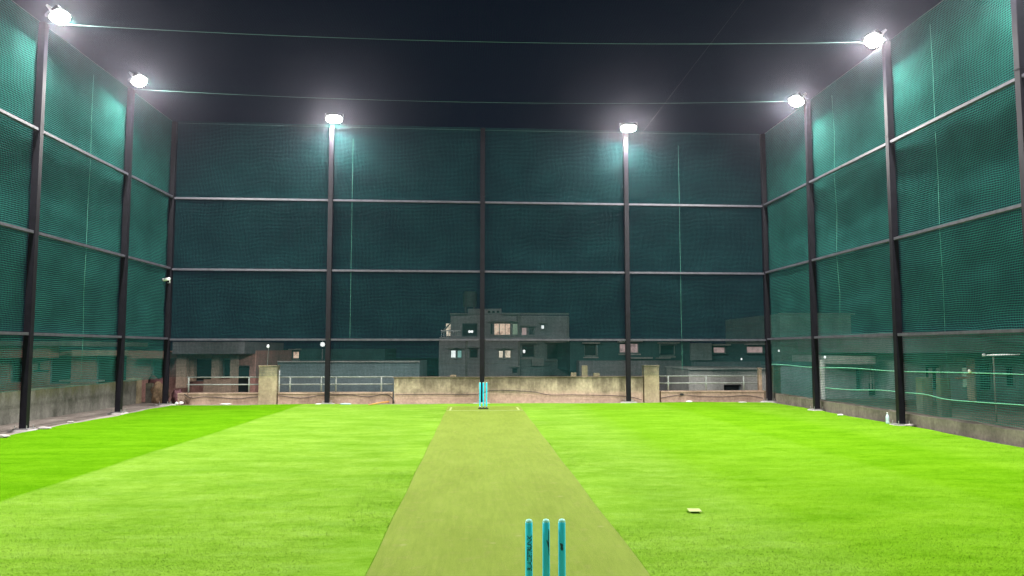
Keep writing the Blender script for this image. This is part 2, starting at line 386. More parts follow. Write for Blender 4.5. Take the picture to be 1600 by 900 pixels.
# ------------------------------------------------------------------ walls and kerbs around the terrace
def back_y(x): return 22.9 + (x+9)/18*0.5       # line of the back posts
def skew_box(bm, x0, x1, yo0, yo1, z0, z1, seg=0.5, amp=0.006):
    """box along the slightly turned back line, with hand-trowelled edges"""
    n = max(1, int((x1-x0)/seg)); pr = []
    for i in range(n+1):
        x = x0+(x1-x0)*i/n; b = back_y(x); rr = lambda: random.uniform(-amp, amp)
        pr.append([bm.verts.new((x, b+yo0+rr(), z0)), bm.verts.new((x, b+yo1, z0)), bm.verts.new((x, b+yo1, z1+rr())), bm.verts.new((x, b+yo0+rr(), z1+rr()))])
    for i in range(n):
        a, b = pr[i], pr[i+1]
        for k in range(4): bm.faces.new([a[k], a[(k+1)%4], b[(k+1)%4], b[k]])
    bm.faces.new(pr[0][::-1]); bm.faces.new(pr[-1])
    bmesh.ops.recalc_face_normals(bm, faces=bm.faces)
def skb(*a, **k):
    bm = bmesh.new(); skew_box(bm, *a, **k); return bm
# tall middle parapet
r_ = root('parapet_wall', (1.3, 23.5, 0), 'waist high stained plaster parapet in the middle of the far side, behind the small stumps', 'wall')
fin('wall_body', skb(-2.46, 5.13, 0.28, 0.46, -0.03, 0.735), M['parapet'], r_)
fin('coping', skb(-2.49, 5.13, 0.255, 0.485, 0.737, 0.765), M['parapet'], r_)
# low kerbs with pipe railings
def kerb(x0, x1, label):
    r = root('low_kerb_wall', ((x0+x1)/2, back_y((x0+x1)/2)+.3, 0), label, 'wall')
    fin('wall_body', skb(x0, x1, 0.26, 0.50, -0.03, 0.27), M['kerb_pink'], r)
    fin('coping', skb(x0, x1, 0.235, 0.525, 0.272, 0.315), M['kerb_pink'], r)
kerb(-8.75, -6.44, 'low pinkish plaster kerb left of the left pillar on the far side')
kerb(-5.87, -2.50, 'low pinkish plaster kerb between the left pillar and the stained parapet')
kerb(5.68, 9.0, 'low pinkish plaster kerb right of the right pillar on the far side')
def pillar(x0, x1, z, label, mat='pillar', yo=(0.2, 0.55)):
    xm = (x0+x1)/2
    r = root('plaster_pillar', (xm, back_y(xm)+.3, 0), label, 'pillar')
    fin('shaft', skb(x0, x1, yo[0], yo[1], -0.03, z-0.03, seg=0.3, amp=0.004), M[mat], r)
    fin('cap', skb(x0-0.015, x1+0.015, yo[0]-.015, yo[1]+.015, z-0.028, z, seg=0.3, amp=0.003), M[mat], r)
pillar(-6.42, -5.90, 1.12, 'square cream plaster pillar at the left end of the far railing, a thin lamp rod on top')
pillar(5.16, 5.62, 1.10, 'square cream plaster pillar at the right end of the stained parapet')
pillar(9.22, 9.42, 1.08, 'narrow stained pillar standing behind the right corner post', 'mossy', (0.1, 0.3))
pillar(8.80, 8.90, 1.02, 'slim pinkish pillar just left of the right corner post', 'kerb_pink', (0.30, 0.42))
def railing(x0, x1, xs, label, yo=0.40):
    r = root('pipe_railing', ((x0+x1)/2, back_y((x0+x1)/2)+yo, 0.3), label, 'railing', 'pipe railings on the far side')
    for z in (0.55, 0.765):
        fin('rail', tb([(x0, back_y(x0)+yo, z), (x1, back_y(x1)+yo, z)], 0.019), M['rail_pipe'], r, True)
    for x in xs: fin('post', tb([(x, back_y(x)+yo, 0.316), (x, back_y(x)+yo, 0.765)], 0.024), M['rail_pipe'], r, True)
railing(-8.55, -6.44, [-8.5, -6.75], 'grey two bar pipe railing in front of the pink house, left of the left pillar')
railing(-5.88, -2.5, [-5.55, -4.63, -4.2, -2.85], 'grey two bar pipe railing between the left pillar and the stained parapet')
railing(5.66, 8.78, [5.95, 7.15, 8.35], 'pale two bar pipe railing on the right half of the far side')
# small stubs on the parapet
for (a, b, t, lab) in ((892, 900, 582, 'small square concrete stub on the parapet, left of the tall stub'), (909, 917.5, 571, 'tallest of three concrete stubs standing on the parapet'), (927, 936, 583, 'small square concrete stub on the parapet, right of the tall stub'), (703.5, 713, 585.5, 'flat pale block lying on the parapet left of the far stumps')):
    p0 = PY(a, t, 23.7); p1 = PY(b, t, 23.7)
    bm = bx(p0.x, p1.x, 23.60, 23.60+(p1.x-p0.x), 0.766, max(p0.z, 0.80), 0.004)
    tag(fin('concrete_stub', bm, M['pillar'], origin=((p0.x+p1.x)/2, 23.65, 0.766)), lab, 'stub', 'blocks standing on the parapet')
# left wall
def rough_wall(x0, x1, y0, y1, z0, z1, n=24, amp=0.012):
    bm = bmesh.new(); pr = []
    for i in range(n+1):
        y = y0+(y1-y0)*i/n; r = lambda: random.uniform(-amp, amp)
        pr.append([bm.verts.new((x0, y, z0)), bm.verts.new((x1, y, z0)), bm.verts.new((x1+r()*.5, y, z1+r())), bm.verts.new((x0, y, z1+r()))])
    for i in range(n):
        a, b = pr[i], pr[i+1]
        for k in range(4): bm.faces.new([a[k], a[(k+1)%4], b[(k+1)%4], b[k]])
    bm.faces.new(pr[0][::-1]); bm.faces.new(pr[-1]); bmesh.ops.recalc_face_normals(bm, faces=bm.faces); return bm
r_ = root('boundary_wall', (-10.3, 14, 0), 'long mossy grey plaster wall along the left side, outside the netting', 'wall')
fin('wall_body', rough_wall(-10.42, -10.2, 4, 23.75, -0.03, 0.67, 50), M['mossy'], r_)
fin('end_pier', rough_wall(-10.44, -10.14, 23.76, 24.0, -0.03, 0.74, 2), M['pillar'], r_)
fin('end_pier', rough_wall(-10.05, -9.86, 24.05, 24.25, -0.03, 0.56, 2), M['mossy'], r_)
r_ = root('side_kerb', (9.3, 14, 0), 'knee high rough concrete kerb along the right side of the turf', 'kerb')
fin('kerb_body', rough_wall(9.16, 9.50, 4, 23.3, -0.03, 0.235, 60, 0.014), M['kerb_grey'], r_)
r_ = root('outer_ledge', (10.2, 15, 0), 'second rough concrete ledge just beyond the right kerb', 'kerb')
fin('ledge_body', rough_wall(9.9, 10.25, 6, 17.3, -0.15, 0.17, 40, 0.02), M['kerb_grey'], r_)
for (px, X, w_, lab) in ((1436, 9.62, 0.26, 'greenish stained pier standing behind the nearer right hand post'), (1466, 9.86, 0.16, 'dark mossy pier next to the greenish pier at right')):
    p = PX(px, 600, X)
    tag(fin('plaster_pier', rough_wall(X, X+0.22, p.y-w_/2, p.y+w_/2, -0.14, 0.98, 3), M['mossy'], origin=(X+.11, p.y, -.14)), lab, 'pier')
a = PX(1285, 590, 9.75)
r_ = root('white_panel_post', (a.x, a.y, -0.14), 'upright white board like post outside the netting at right', 'post')
fin('panel', bx(9.72, 9.79, a.y-0.075, a.y+0.075, -0.05, 1.30, 0.006), M['white'], r_)
fin('foot', bx(9.70, 9.81, a.y-0.05, a.y+0.05, -0.14, -0.052, 0.003), M['black'], r_)

# ------------------------------------------------------------------ the cage: posts, rails, nets
TOP = 8.36
PW = 0.135
def post(parent, x, y, h=TOP, lab=None, base=True):
    p = fin('post', bx(x-PW/2, x+PW/2, y-PW/2, y+PW/2, 0.03, h, 0.006), M['post'], parent)
    if lab: p['label'] = lab
    if base:
        fin('base_plate', bx(x-0.15, x+0.15, y-0.15, y+0.15, 0.014, 0.0285), M['galv'], p)
        for sx in (-1, 1):
            for sy in (-1, 1): fin('anchor_bolt', tb([(x+sx*.115, y+sy*.115, 0.0287), (x+sx*.115, y+sy*.115, 0.095)], 0.009, 6), M['galv'], p)
    for z in (h*0.745,): fin('clamp_band', bx(x-PW/2-.006, x+PW/2+.006, y-PW/2-.006, y+PW/2+.006, z, z+0.02), M['post'], p)
    return p
RAILZ = (1.88, 3.94, 6.06)
def rail(parent, a, b, z, wt=0.09):
    a, b = Vector((*a, z)), Vector((*b, z)); bm = bmesh.new(); beam(bm, a, b, wt, 0.06, 0.004)
    return fin('rail', bm, M['rail'], parent)
def net(parent, a, b, z0, z1, out, posts, mat, seed):
    """netting hung from a to b; bulges outwards between the posts and hangs in slack ripples at each rail"""
    a, b = Vector((*a, 0)), Vector((*b, 0)); L = (b-a).length; d = (b-a)/L; o = Vector((*out, 0))
    nu, nv = int(L/0.16), int((z1-z0)/0.14); bm = bmesh.new(); uvl = bm.loops.layers.uv.new('UVMap'); g = []
    rd = random.Random(seed); ph = [rd.uniform(0, 6) for _ in range(8)]
    ps = sorted(posts); zs = [z0]+list(RAILZ)+[z1]
    for j in range(nv+1):
        z = z0+(z1-z0)*j/nv; row = []
        k = max(i for i in range(len(zs)-1) if z >= zs[i]-1e-6); tz = (z-zs[k])/(zs[k+1]-zs[k]); bz = math.sin(math.pi*min(1, max(0, tz)))
        for i in range(nu+1):
            s = L*i/nu; q = 0
            for m_ in range(len(ps)-1):
                if ps[m_] <= s <= ps[m_+1]: q = math.sin(math.pi*(s-ps[m_])/(ps[m_+1]-ps[m_]))
            dis = 0.10*bz*q*(1+0.5*math.sin(s*.7+ph[0])) + 0.014*math.sin(s*3.1+z*1.3+ph[1])*q + 0.012*math.sin(z*7+math.sin(s*1.4+ph[2])*1.5)*bz
            if tz < 0.25 and k > 0: dis += (0.045 if k == 1 else 0.02)*math.sin(tz*4*math.pi)*q   # slack just above each rail
            row.append((bm.verts.new(a+d*s+o*dis+Vector((0, 0, z))), (s, z)))
        g.append(row)
    for j in range(nv):
        for i in range(nu):
            c = [g[j][i], g[j][i+1], g[j+1][i+1], g[j+1][i]]; f = bm.faces.new([x[0] for x in c])
            for lp, x in zip(f.loops, c): lp[uvl].uv = x[1]
    n = fin('netting', bm, M[mat], parent, True)
    def at(s, z):
        i = min(nu, max(0, int(round(s/L*nu)))); j = min(nv, max(0, int(round((z-z0)/(z1-z0)*nv))))
        return n.data.vertices[j*(nu+1)+i].co
    return n, at
def seam(netobj, at, s, z0, z1, r=0.0030):
    z0 = max(z0, 0.9)
    zs_ = [z0]+[q for q in (1.9, 2.9, 3.95, 5.0, 6.07, 7.1) if z0+.2 < q < z1-.2]+[z1]
    pts = [Vector(at(s, z)) for z in zs_]; c0, c1 = pts[0], pts[-1]
    pts = [p_.lerp(c0.lerp(c1, i_/(len(pts)-1)), .6) for i_, p_ in enumerate(pts)]
    fin('seam_cord', tb(pts, r, 5), M['cord'], netobj)

GRP = 'steel framed netting walls of the cage'
# far wall
fb = root('net_fence', (0, 23.15, 0), 'far netting wall with five black posts and three horizontal rails', 'net fence', GRP)
BX = [-9.0, -4.38, 0.18, 4.62, 9.0]
for i, x in enumerate(BX): post(fb, x, back_y(x), base=True)
for i in range(4):
    x0, x1 = BX[i]+PW/2, BX[i+1]-PW/2
    for z in RAILZ: rail(fb, (x0, back_y(x0)+.02), (x1, back_y(x1)+.02), z)
nb, atb = net(fb, (-9.05, back_y(-9)+.10), (9.05, back_y(9)+.10), 0.80, TOP+.05, (0, 1), [x+9.05 for x in BX], 'net', 1)
for px, z0, z1 in ((1069, 0.4, 8.0), (552, 1.9, 8.0)):
    seam(nb, atb, PY(px, 400, 23.3).x+9.05, z0, z1)
# side walls
SY = [20.1, 16.05, 12.0, 8.0, 4.0, 0.0]
SYL = [19.98, 15.92, 12.0, 8.0, 4.0, 0.0]
def side(sx, ys, ycorner, label):
    r = root('net_fence', (sx*9, 10, 0), label, 'net fence', GRP)
    for y in ys: post(r, sx*9, y)
    ends = [ycorner]+ys
    for i in range(len(ends)-1):
        for z in RAILZ:
            rail(r, (sx*9.0, ends[i]-PW/2), (sx*9.0, ends[i+1]+PW/2), z+0.03)
    n, at = net(r, (sx*9.10, ycorner+.05), (sx*9.10, -1.5), 0.76 if sx < 0 else 0.28, TOP+.05, (sx, 0), [ycorner+.05-y for y in ends], 'sidenet', 5+sx)
    return r, n, at
fl, nl, atl = side(-1, SYL, 22.9, 'left netting wall running away to the far corner, above the mossy wall')
fr, nr, atr = side(1, SY, 23.4, 'right netting wall running away to the far corner, above the concrete kerb')
for px in (137, 1470, 1306):
    X = -9.1 if px < 800 else 9.1
    p = PX(px, 400, X)
    if px < 800: seam(nl, atl, 22.95-p.y, 0.8, 8.1)
    else: seam(nr, atr, 23.45-p.y, 0.6 if px == 1470 else 1.9, 8.1)
# overhead net
bm = bmesh.new(); uvl = bm.loops.layers.uv.new('UVMap'); g = []
cabs = [(16.1, .0), (20.0, .0)]
for j in range(61):
    row = []
    for i in range(41):
        u, v = i/40, j/60; x = -9.1+18.2*u; y = -1.5+v*(back_y(x)+.1+1.5)
        ry = [0, 4, 8, 12, 16, 20, 23.2]; q = 0
        for m_ in range(6):
            if ry[m_] <= y <= ry[m_+1]: q = math.sin(math.pi*(y-ry[m_])/(ry[m_+1]-ry[m_]))
        z = TOP+.06 - 0.62*math.sin(math.pi*u)*0.35 - 0.10*q*math.sin(math.pi*u) 
        row.append((bm.verts.new((x, y, z)), (x, y)))
    g.append(row)
for j in range(60):
    for i in range(40):
        c = [g[j][i], g[j][i+1], g[j+1][i+1], g[j+1][i]]; f = bm.faces.new([k[0] for k in c])
        for lp, k in zip(f.loops, c): lp[uvl].uv = k[1]
tag(fin('overhead_net', bm, M['roofnet'], smooth=True), 'thin dark netting stretched overhead across the whole cage', 'net')
# cables under it
def cable(name, a, b, s, r, mat, label, cat, group=None):
    tag(fin(name, tb(sag(a, b, s), r, 6), M[mat], origin=a), label, cat, group)
G = 'wires strung across the cage'
cable('support_wire', (-9, 15.92, TOP-.0), (9, 16.05, TOP-.0), 0.20, 0.0042, 'steel_wire', 'nearer thin wire strung across between the two front floodlights', 'wire', G)
cable('support_wire', (-9, 19.98, TOP-.0), (9, 20.1, TOP-.0), 0.20, 0.0042, 'steel_wire', 'farther thin wire strung across between the two rear side floodlights', 'wire', G)
cable('support_wire', (-9, 12.0, TOP), (9, 12.0, TOP), 0.15, 0.0042, 'steel_wire', 'overhead wire nearest to the camera crossing between side posts', 'wire', G)
cable('edge_wire', (9.05, 23.4, TOP), (9.05, 0, TOP+.02), 0.0, 0.0042, 'steel_wire', 'thin wire along the top edge of the right netting wall', 'wire')
cable('edge_wire', (-9.05, 22.9, TOP), (-9.05, 0, TOP+.02), 0.0, 0.0042, 'steel_wire', 'thin wire along the top edge of the left netting wall', 'wire')
cable('edge_wire', (-9, 23.0, TOP), (9, 23.45, TOP), 0.03, 0.0042, 'steel_wire', 'thin wire along the top edge of the far netting wall', 'wire')
a = PX(1080, 182, 4.9); b = PX(1258, 0, 4.9)
cable('lacing_wire', (5.1, 23.3, TOP-.1), (5.1, 2, TOP-.08), 0.0, 0.0018, 'cable', 'faint lengthwise wire overhead on the right half', 'wire')
# green ropes low on the right net
def rope(pts, label):
    P3 = [PX(x, y, 9.085) for x, y in pts]; out = []
    for i in range(len(P3)-1):
        for k in range(6):
            t = k/6; p0 = P3[max(i-1, 0)]; p1, p2 = P3[i], P3[i+1]; p3 = P3[min(i+2, len(P3)-1)]
            out.append(0.5*((2*p1)+(p2-p0)*t+(2*p0-5*p1+4*p2-p3)*t*t+(3*p1-p0-3*p2+p3)*t**3))
    out.append(P3[-1])
    tag(fin('green_rope', tb(out, 0.009, 6), M['rope'], origin=out[0]), label, 'rope', 'pale green ropes threaded along the right netting')
rope([(1197, 569), (1225, 570), (1270, 574), (1330, 575), (1400, 580), (1500, 582), (1600, 585), (1680, 588)], 'upper pale green rope threaded along the right netting')
rope([(1290, 606), (1330, 609), (1375, 609.5), (1410, 613), (1445, 616), (1480, 624), (1540, 629), (1600, 633), (1680, 640)], 'lower sagging pale green rope threaded along the right netting')

# ------------------------------------------------------------------ floodlights
def make_flood():
    r = root('floodlight', (0, 0, 0), 'x', 'floodlight', 'floodlights on top of the posts')
    hb = bmesh.new(); box(hb, -0.24, 0.24, -0.17, 0.17, 0.0, 0.07, 0.012)
    for k in range(9): box(hb, -0.21+k*0.05, -0.20+k*0.05, -0.15, 0.15, 0.071, 0.10)
    h = fin('housing', hb, M['housing'], r)
    lb = bmesh.new(); bmesh.ops.create_uvsphere(lb, u_segments=24, v_segments=12, radius=1.0)
    for v in lb.verts: v.co = Vector((math.copysign(abs(v.co.x)**.8, v.co.x)*0.235, math.copysign(abs(v.co.y)**.8, v.co.y)*0.165, v.co.z*0.085 if v.co.z < 0 else v.co.z*.004))
    fin('lens', lb, M['lens'], r, True)
    bb = bmesh.new()
    for s in (-1, 1): box(bb, s*0.262-0.006, s*0.262+0.006, -0.02, 0.02, 0.0, 0.17)
    box(bb, -0.268, 0.268, -0.02, 0.02, 0.171, 0.183); 
    fin('bracket', bb, M['galv'], r)
    return r
flood0 = make_flood(); first = [True]
lamp_data = bpy.data.lights.new('floodlight_beam', 'AREA'); lamp_data.shape = 'RECTANGLE'; lamp_data.size = 0.42; lamp_data.size_y = 0.28
lamp_data.energy = LAMP_W; lamp_data.color = LAMP_COL
near_data = lamp_data.copy(); near_data.energy = LAMP_W*0.5; near_data.name = 'floodlight_beam_low'
def flood(loc, aim, label, data=lamp_data):
    if first[0]: r = flood0; first[0] = False
    else:
        r = flood0.copy(); COL.objects.link(r)
        for ch in list(flood0.children):
            if ch.type == 'LIGHT': continue
            c = ch.copy(); COL.objects.link(c); c.parent = r
    r['label'] = label; r.location = loc
    d = Vector(aim)-Vector(loc); q = d.to_track_quat('-Z', 'Y'); r.rotation_euler = q.to_euler()
    l = bpy.data.objects.new('floodlight_beam', data); COL.objects.link(l); l.parent = r; l.location = (0, 0, -0.092)
flood((-8.62, 15.80, 8.45), (-2.0, 15.0, 0), 'glaring floodlight on the nearer left post, top left corner of the picture')
flood((-8.62, 19.55, 8.43), (-2.0, 18.6, 0), 'glaring floodlight on the second left post')
flood((8.62, 15.85, 8.30), (2.0, 15.0, 0), 'glaring floodlight on the nearer right post')
flood((8.62, 19.9, 8.28), (2.0, 18.6, 0), 'glaring floodlight on the second right post')
flood((-4.27, 22.74, 8.47), (-3.8, 19.2, 0), 'glaring floodlight on the left inner post of the far wall')
flood((4.64, 22.9, 8.36), (4.1, 19.8, 0), 'glaring floodlight on the right inner post of the far wall')
for y in (12.0, 8.0, 4.0, 0.0):  # out of view, added to light the near turf; positions guessed
    k = {12.0: 'third', 8.0: 'fourth', 4.0: 'fifth', 0.0: 'sixth'}[y]
    for sx, sd in ((-1, 'left'), (1, 'right')):
        flood((sx*8.62, y-.15, 8.4), (sx*1.5, y+2.5, 0), 'unseen added floodlight on the %s post of the %s side, counted from the far end' % (k, sd), near_data if y < 5 else lamp_data)

# ------------------------------------------------------------------ footings and litter on the edge
def footing(x, y, sx, sy, label, seed):
    bm = bmesh.new(); n = 10; rd = random.Random(seed); top = []; bot = []
    for k in range(n):
        a = 2*math.pi*(k+.5)/n; q = max(abs(math.cos(a)), abs(math.sin(a)))
        rx, ry = sx/2*math.cos(a)/q*rd.uniform(.82, 1.12), sy/2*math.sin(a)/q*rd.uniform(.82, 1.12)
        bot.append(bm.verts.new((x+rx*1.12, y+ry*1.12, -0.028))); top.append(bm.verts.new((x+rx, y+ry, rd.uniform(0.004, 0.013))))
    c = bm.verts.new((x, y, 0.013))
    for k in range(n):
        bm.faces.new([bot[k], bot[(k+1)%n], top[(k+1)%n], top[k]]); bm.faces.new([top[k], top[(k+1)%n], c])
    bm.faces.new(bot[::-1]); bmesh.ops.recalc_face_normals(bm, faces=bm.faces)
    tag(fin('post_footing', bm, M['footing'], origin=(x, y, -0.028)), label, 'footing', 'rough concrete footings under the posts')
FL = {(-9, SYL[1]): 'rough pale concrete pad under the nearer left post', (-9, SYL[0]): 'rough pale concrete pad under the second left post',
      (-9, 22.9): 'rough pale concrete pad under the left corner post', (-4.38, back_y(-4.38)): 'pale concrete pad under the far post left of centre',
      (0.18, back_y(.18)): 'pale concrete pad under the central far post', (4.62, back_y(4.62)): 'pale concrete pad under the far post right of centre',
      (9, 23.4): 'pale concrete pad under the right corner post', (9, SY[0]): 'rough pale concrete pad under the second right post',
      (9, SY[1]): 'rough pale concrete pad under the nearer right post, a bottle beside it'}
for i, ((x, y), lab) in enumerate(FL.items()): footing(x, y, 0.46, 0.40, lab, i)
def stone(px, py, r, lab, mat='footing', cat='stone', name='stone', z=0.0):
    p = PZ(px, py, z); 
    tag(fin(name, blob((p.x, p.y, z+r[2]*.7), r, int(px), 0.15), M[mat], smooth=False, origin=(p.x, p.y, z)), lab, cat)
stone(68, 671, (.13, .06, .035), 'flat pale stone on the turf edge just right of the nearer left post')
stone(3, 684, (.12, .07, .04), 'pale stone at the extreme left edge of the turf')
stone(110, 661, (.07, .04, .025), 'small pale stone between the two left posts')
stone(283, 631.5, (.07, .05, .05), 'whitish rubble lump right of the left corner post', 'white')
stone(276, 632.5, (.05, .04, .05), 'smaller whitish rubble lump touching the left corner footing', 'white')
stone(352, 632, (.16, .05, .02), 'flat whitish scrap on the turf edge below the left railing', 'white', 'scrap', 'paper_scrap')
stone(497, 632, (.08, .05, .018), 'tiny white scrap left of the far post left of centre', 'white', 'scrap', 'paper_scrap')
stone(540, 632, (.18, .06, .022), 'pale blue wrapper on the turf edge right of a far post', 'blue', 'wrapper', 'wrapper')
stone(1077, 628.5, (.10, .05, .03), 'small white rubble lump below the right railing', 'white')
stone(1160, 629, (.14, .04, .015), 'flat white scrap on the turf edge near the right corner', 'white', 'scrap', 'paper_scrap')
stone(1313, 649, (.08, .04, .02), 'crumpled white scrap on the turf between the two right posts', 'white', 'scrap', 'paper_scrap')
stone(1424, 666, (.14, .05, .03), 'long pale stone at the foot of the nearer right post')
p = PZ(576, 633.5); q = PZ(607, 630)
tag(fin('bamboo_stick', tb([(p.x, p.y, .02), ((p.x+q.x)/2, (p.y+q.y)/2, .035), (q.x, q.y, .045)], [.012, .02, .028], 8), M['bamboo'], smooth=True, origin=p), 'short orange brown stick lying on the turf edge left of the parapet', 'stick')
# bottle
p = PZ(1387, 662)
prof = [(0.0, 0.0), (0.034, 0.0), (0.037, 0.01), (0.036, 0.05), (0.033, 0.06), (0.036, 0.07), (0.036, 0.14), (0.025, 0.175), (0.013, 0.195), (0.013, 0.215)]
def lathe(prof, c, n=16):
    bm = bmesh.new(); rings = []
    for r, z in prof: rings.append([bm.verts.new((c[0]+max(r, .0005)*math.cos(2*math.pi*k/n), c[1]+max(r, .0005)*math.sin(2*math.pi*k/n), c[2]+z)) for k in range(n)])
    for i in range(len(rings)-1):
        for k in range(n): bm.faces.new([rings[i][k], rings[i][(k+1)%n], rings[i+1][(k+1)%n], rings[i+1][k]])
    bm.faces.new(rings[0][::-1]); bm.faces.new(rings[-1]); bmesh.ops.recalc_face_normals(bm, faces=bm.faces); return bm
r_ = root('plastic_bottle', (p.x, p.y, 0.005), 'small clear plastic bottle standing beside the nearer right post', 'bottle')
fin('bottle_body', lathe(prof, (p.x, p.y, 0.005)), M['bottle'], r_, True)
fin('bottle_cap', lathe([(0, .216), (.016, .216), (.016, .235), (0, .235)], (p.x, p.y, 0.005), 12), M['white'], r_, True)
# pale card on the turf
p = PZ(1085, 798)
bm = bx(-.062, .062, -.075, .075, 0.004, 0.0085, 0.0015); bmesh.ops.rotate(bm, verts=bm.verts, cent=(0, 0, 0), matrix=Matrix.Rotation(R(-6), 3, 'Z')); bmesh.ops.translate(bm, verts=bm.verts, vec=(p.x, p.y, 0))
tag(fin('square_card', bm, M['card'], origin=(p.x, p.y, .018)), 'small pale yellow square lying on the turf right of the mat', 'card')
# cables along the far kerb
def wall_cable(pts, label, r=0.011):
    P3 = [PY(x, y, back_y(PY(x, y, 23.2).x)+.215) for x, y in pts]; out = []
    for i in range(len(P3)-1):
        for k in range(5):
            t = k/5; p0 = P3[max(i-1, 0)]; p1, p2 = P3[i], P3[i+1]; p3 = P3[min(i+2, len(P3)-1)]
            out.append(0.5*((2*p1)+(p2-p0)*t+(2*p0-5*p1+4*p2-p3)*t*t+(3*p1-p0-3*p2+p3)*t**3))
    out.append(P3[-1])
    tag(fin('black_cable', tb(out, r, 6), M['cable'], smooth=True, origin=out[0]), label, 'cable', 'cables hung along the far wall')
wall_cable([(288, 616), (300, 622), (318, 620), (340, 621), (370, 623), (390, 621), (403, 620)], 'loose black cable along the kerb left of the left pillar')
wall_cable([(435, 618), (470, 622), (500, 618), (545, 617), (575, 620), (600, 616), (612, 621), (616, 630)], 'loose black cable along the kerb from the left pillar to the parapet')
wall_cable([(617, 617), (680, 616), (745, 616), (770, 610), (830, 612), (858, 617), (900, 617), (975, 619), (1003, 625)], 'thin black cable drooping along the stained parapet')
wall_cable([(1032, 622), (1065, 617), (1090, 619), (1130, 620), (1165, 618), (1192, 622)], 'thin black cable along the kerb under the right railing')
p = PY(1066, 616.5, 23.5)
tag(fin('junction_box', bx(p.x-.05, p.x+.05, 23.52, 23.56, p.z-.03, p.z+.03, .004), M['black'], origin=p), 'tiny black junction box on the kerb under the right railing', 'junction box')
# white pipe by the left pillar, lamp rod on it
p = PY(436, 590, 23.3)
tag(fin('white_pipe', tb([(p.x, 23.33, .32), (p.x, 23.33, .98)], .022), M['white'], smooth=True, origin=(p.x, 23.33, .32)), 'short upright white pipe against the right side of the left pillar', 'pipe')
p = PY(419.5, 541, 23.4)
r_ = root('rod_lamp', (p.x, 23.35, 1.12), 'thin rod with a tiny white lamp standing on the left pillar', 'lamp')
fin('rod', tb([(p.x, 23.35, 1.121), (p.x+.01, 23.35, p.z-.05)], .010, 6), M['galv'], r_)
fin('lamp_head', lathe([(0, -.05), (.03, -.04), (.04, 0), (.02, .05), (0, .055)], (p.x, 23.35, p.z), 10), M['bulb'], r_, True)
# CCTV camera on the corner post
p = PY(262, 437, 22.8)
r_ = root('security_camera', (p.x, 22.8, p.z), 'small white security camera on the left corner post', 'security camera')
fin('camera_body', tb([(p.x-.11, 22.72, p.z-.02), (p.x+.07, 22.80, p.z+.03)], .045, 12), M['white'], r_, True)
fin('camera_lens', tb([(p.x-.135, 22.709, p.z-.027), (p.x-.112, 22.719, p.z-.021)], .032, 12), M['black'], r_, True)
fin('bracket', tb([(p.x+.05, 22.80, p.z+.0), (p.x+.06, 22.82, p.z-.09), (-9.0-.03, 22.84, p.z-.09)], .014, 8), M['white'], r_, True)

# bundles in the far left corner
def bundle(px, py, Y, r, lab, mat, name, cat, seed):
    p = PY(px, py, Y)
    tag(fin(name, blob((p.x, p.y, r[2]*.75-.03), r, seed, .3, 3), M[mat], smooth=True, origin=(p.x, p.y, -.03)), lab, cat)
bundle(249, 614, 23.9, (.22, .2, .34), 'slumped tan sack left of the left corner post', 'tan', 'sack', 'sack', 3)
bundle(246, 600, 24.22, (.33, .1, .44), 'heap of dark maroon cloth behind the tan sack', 'maroon', 'cloth_heap', 'cloth', 9)
bundle(277, 608, 23.7, (.15, .14, .24), 'pink plastic bundle just right of the left corner post', 'pinkcloth', 'plastic_bundle', 'bundle', 12)
bundle(259, 622, 23.3, (.07, .06, .08), 'small grey lump at the foot of the left corner post', 'kerb_grey', 'rubble_lump', 'rubble', 14)
rd = random.Random(5); bm = bmesh.new(); p = PY(292, 622, 23.25)
for k in range(26):
    a = rd.uniform(0, 6.28); l = rd.uniform(.12, .38); x, y = p.x+rd.uniform(-.12, .12), 23.1+rd.uniform(-.05, .05)
    tube(bm, [(x, y, 0.0), (x+.3*l*math.cos(a), y+.15*l*math.sin(a), l*.6), (x+.6*l*math.cos(a), y+.2*l*math.sin(a), l*rd.uniform(.6, 1))], [.006, .004, .002], 4)
tag(fin('dry_twigs', bm, M['twig'], origin=(p.x, 23.1, 0)), 'tangle of dry brown twigs beside the left corner post', 'twigs')

# ------------------------------------------------------------------ stumps
def stumps(cx, y, label, marks):
    r = root('cricket_stumps', (cx, y, 0.013), label, 'stumps', 'turquoise stumps on the mat')
    fin('base', bx(cx-.135, cx+.135, y-.05, y+.05, 0.0195, 0.045, .006), M['black'], r)
    for i, dx in enumerate((-.088, .002, .085)):
        x = cx+dx
        s = fin('stump', lathe([(0.0, .046), (.0185, .046), (.019, .08), (.0196, .4), (.0192, .70), (.0178, .7045)], (x, y, 0)), M['stump'], r, True)
        fin('spring_socket', lathe([(0, .0455), (.024, .0455), (.024, .085), (.0215, .09)], (x, y, 0)), M['galv'], s, True)
        fin('cap', lathe([(.0178, .7047), (.0188, .708), (.0150, .7165), (.008, .7195), (0, .720)], (x, y, 0)), M['stump_top'], s, True)
        if marks: marks(i, x, y, s)
def wrap(me, x, y, rad):
    for v in me.vertices:
        a = (v.co.x-x)/rad; rr = rad+ (0.0007 if True else 0)
        v.co.x, v.co.y = x+rr*math.sin(a), y-rr*math.cos(a)
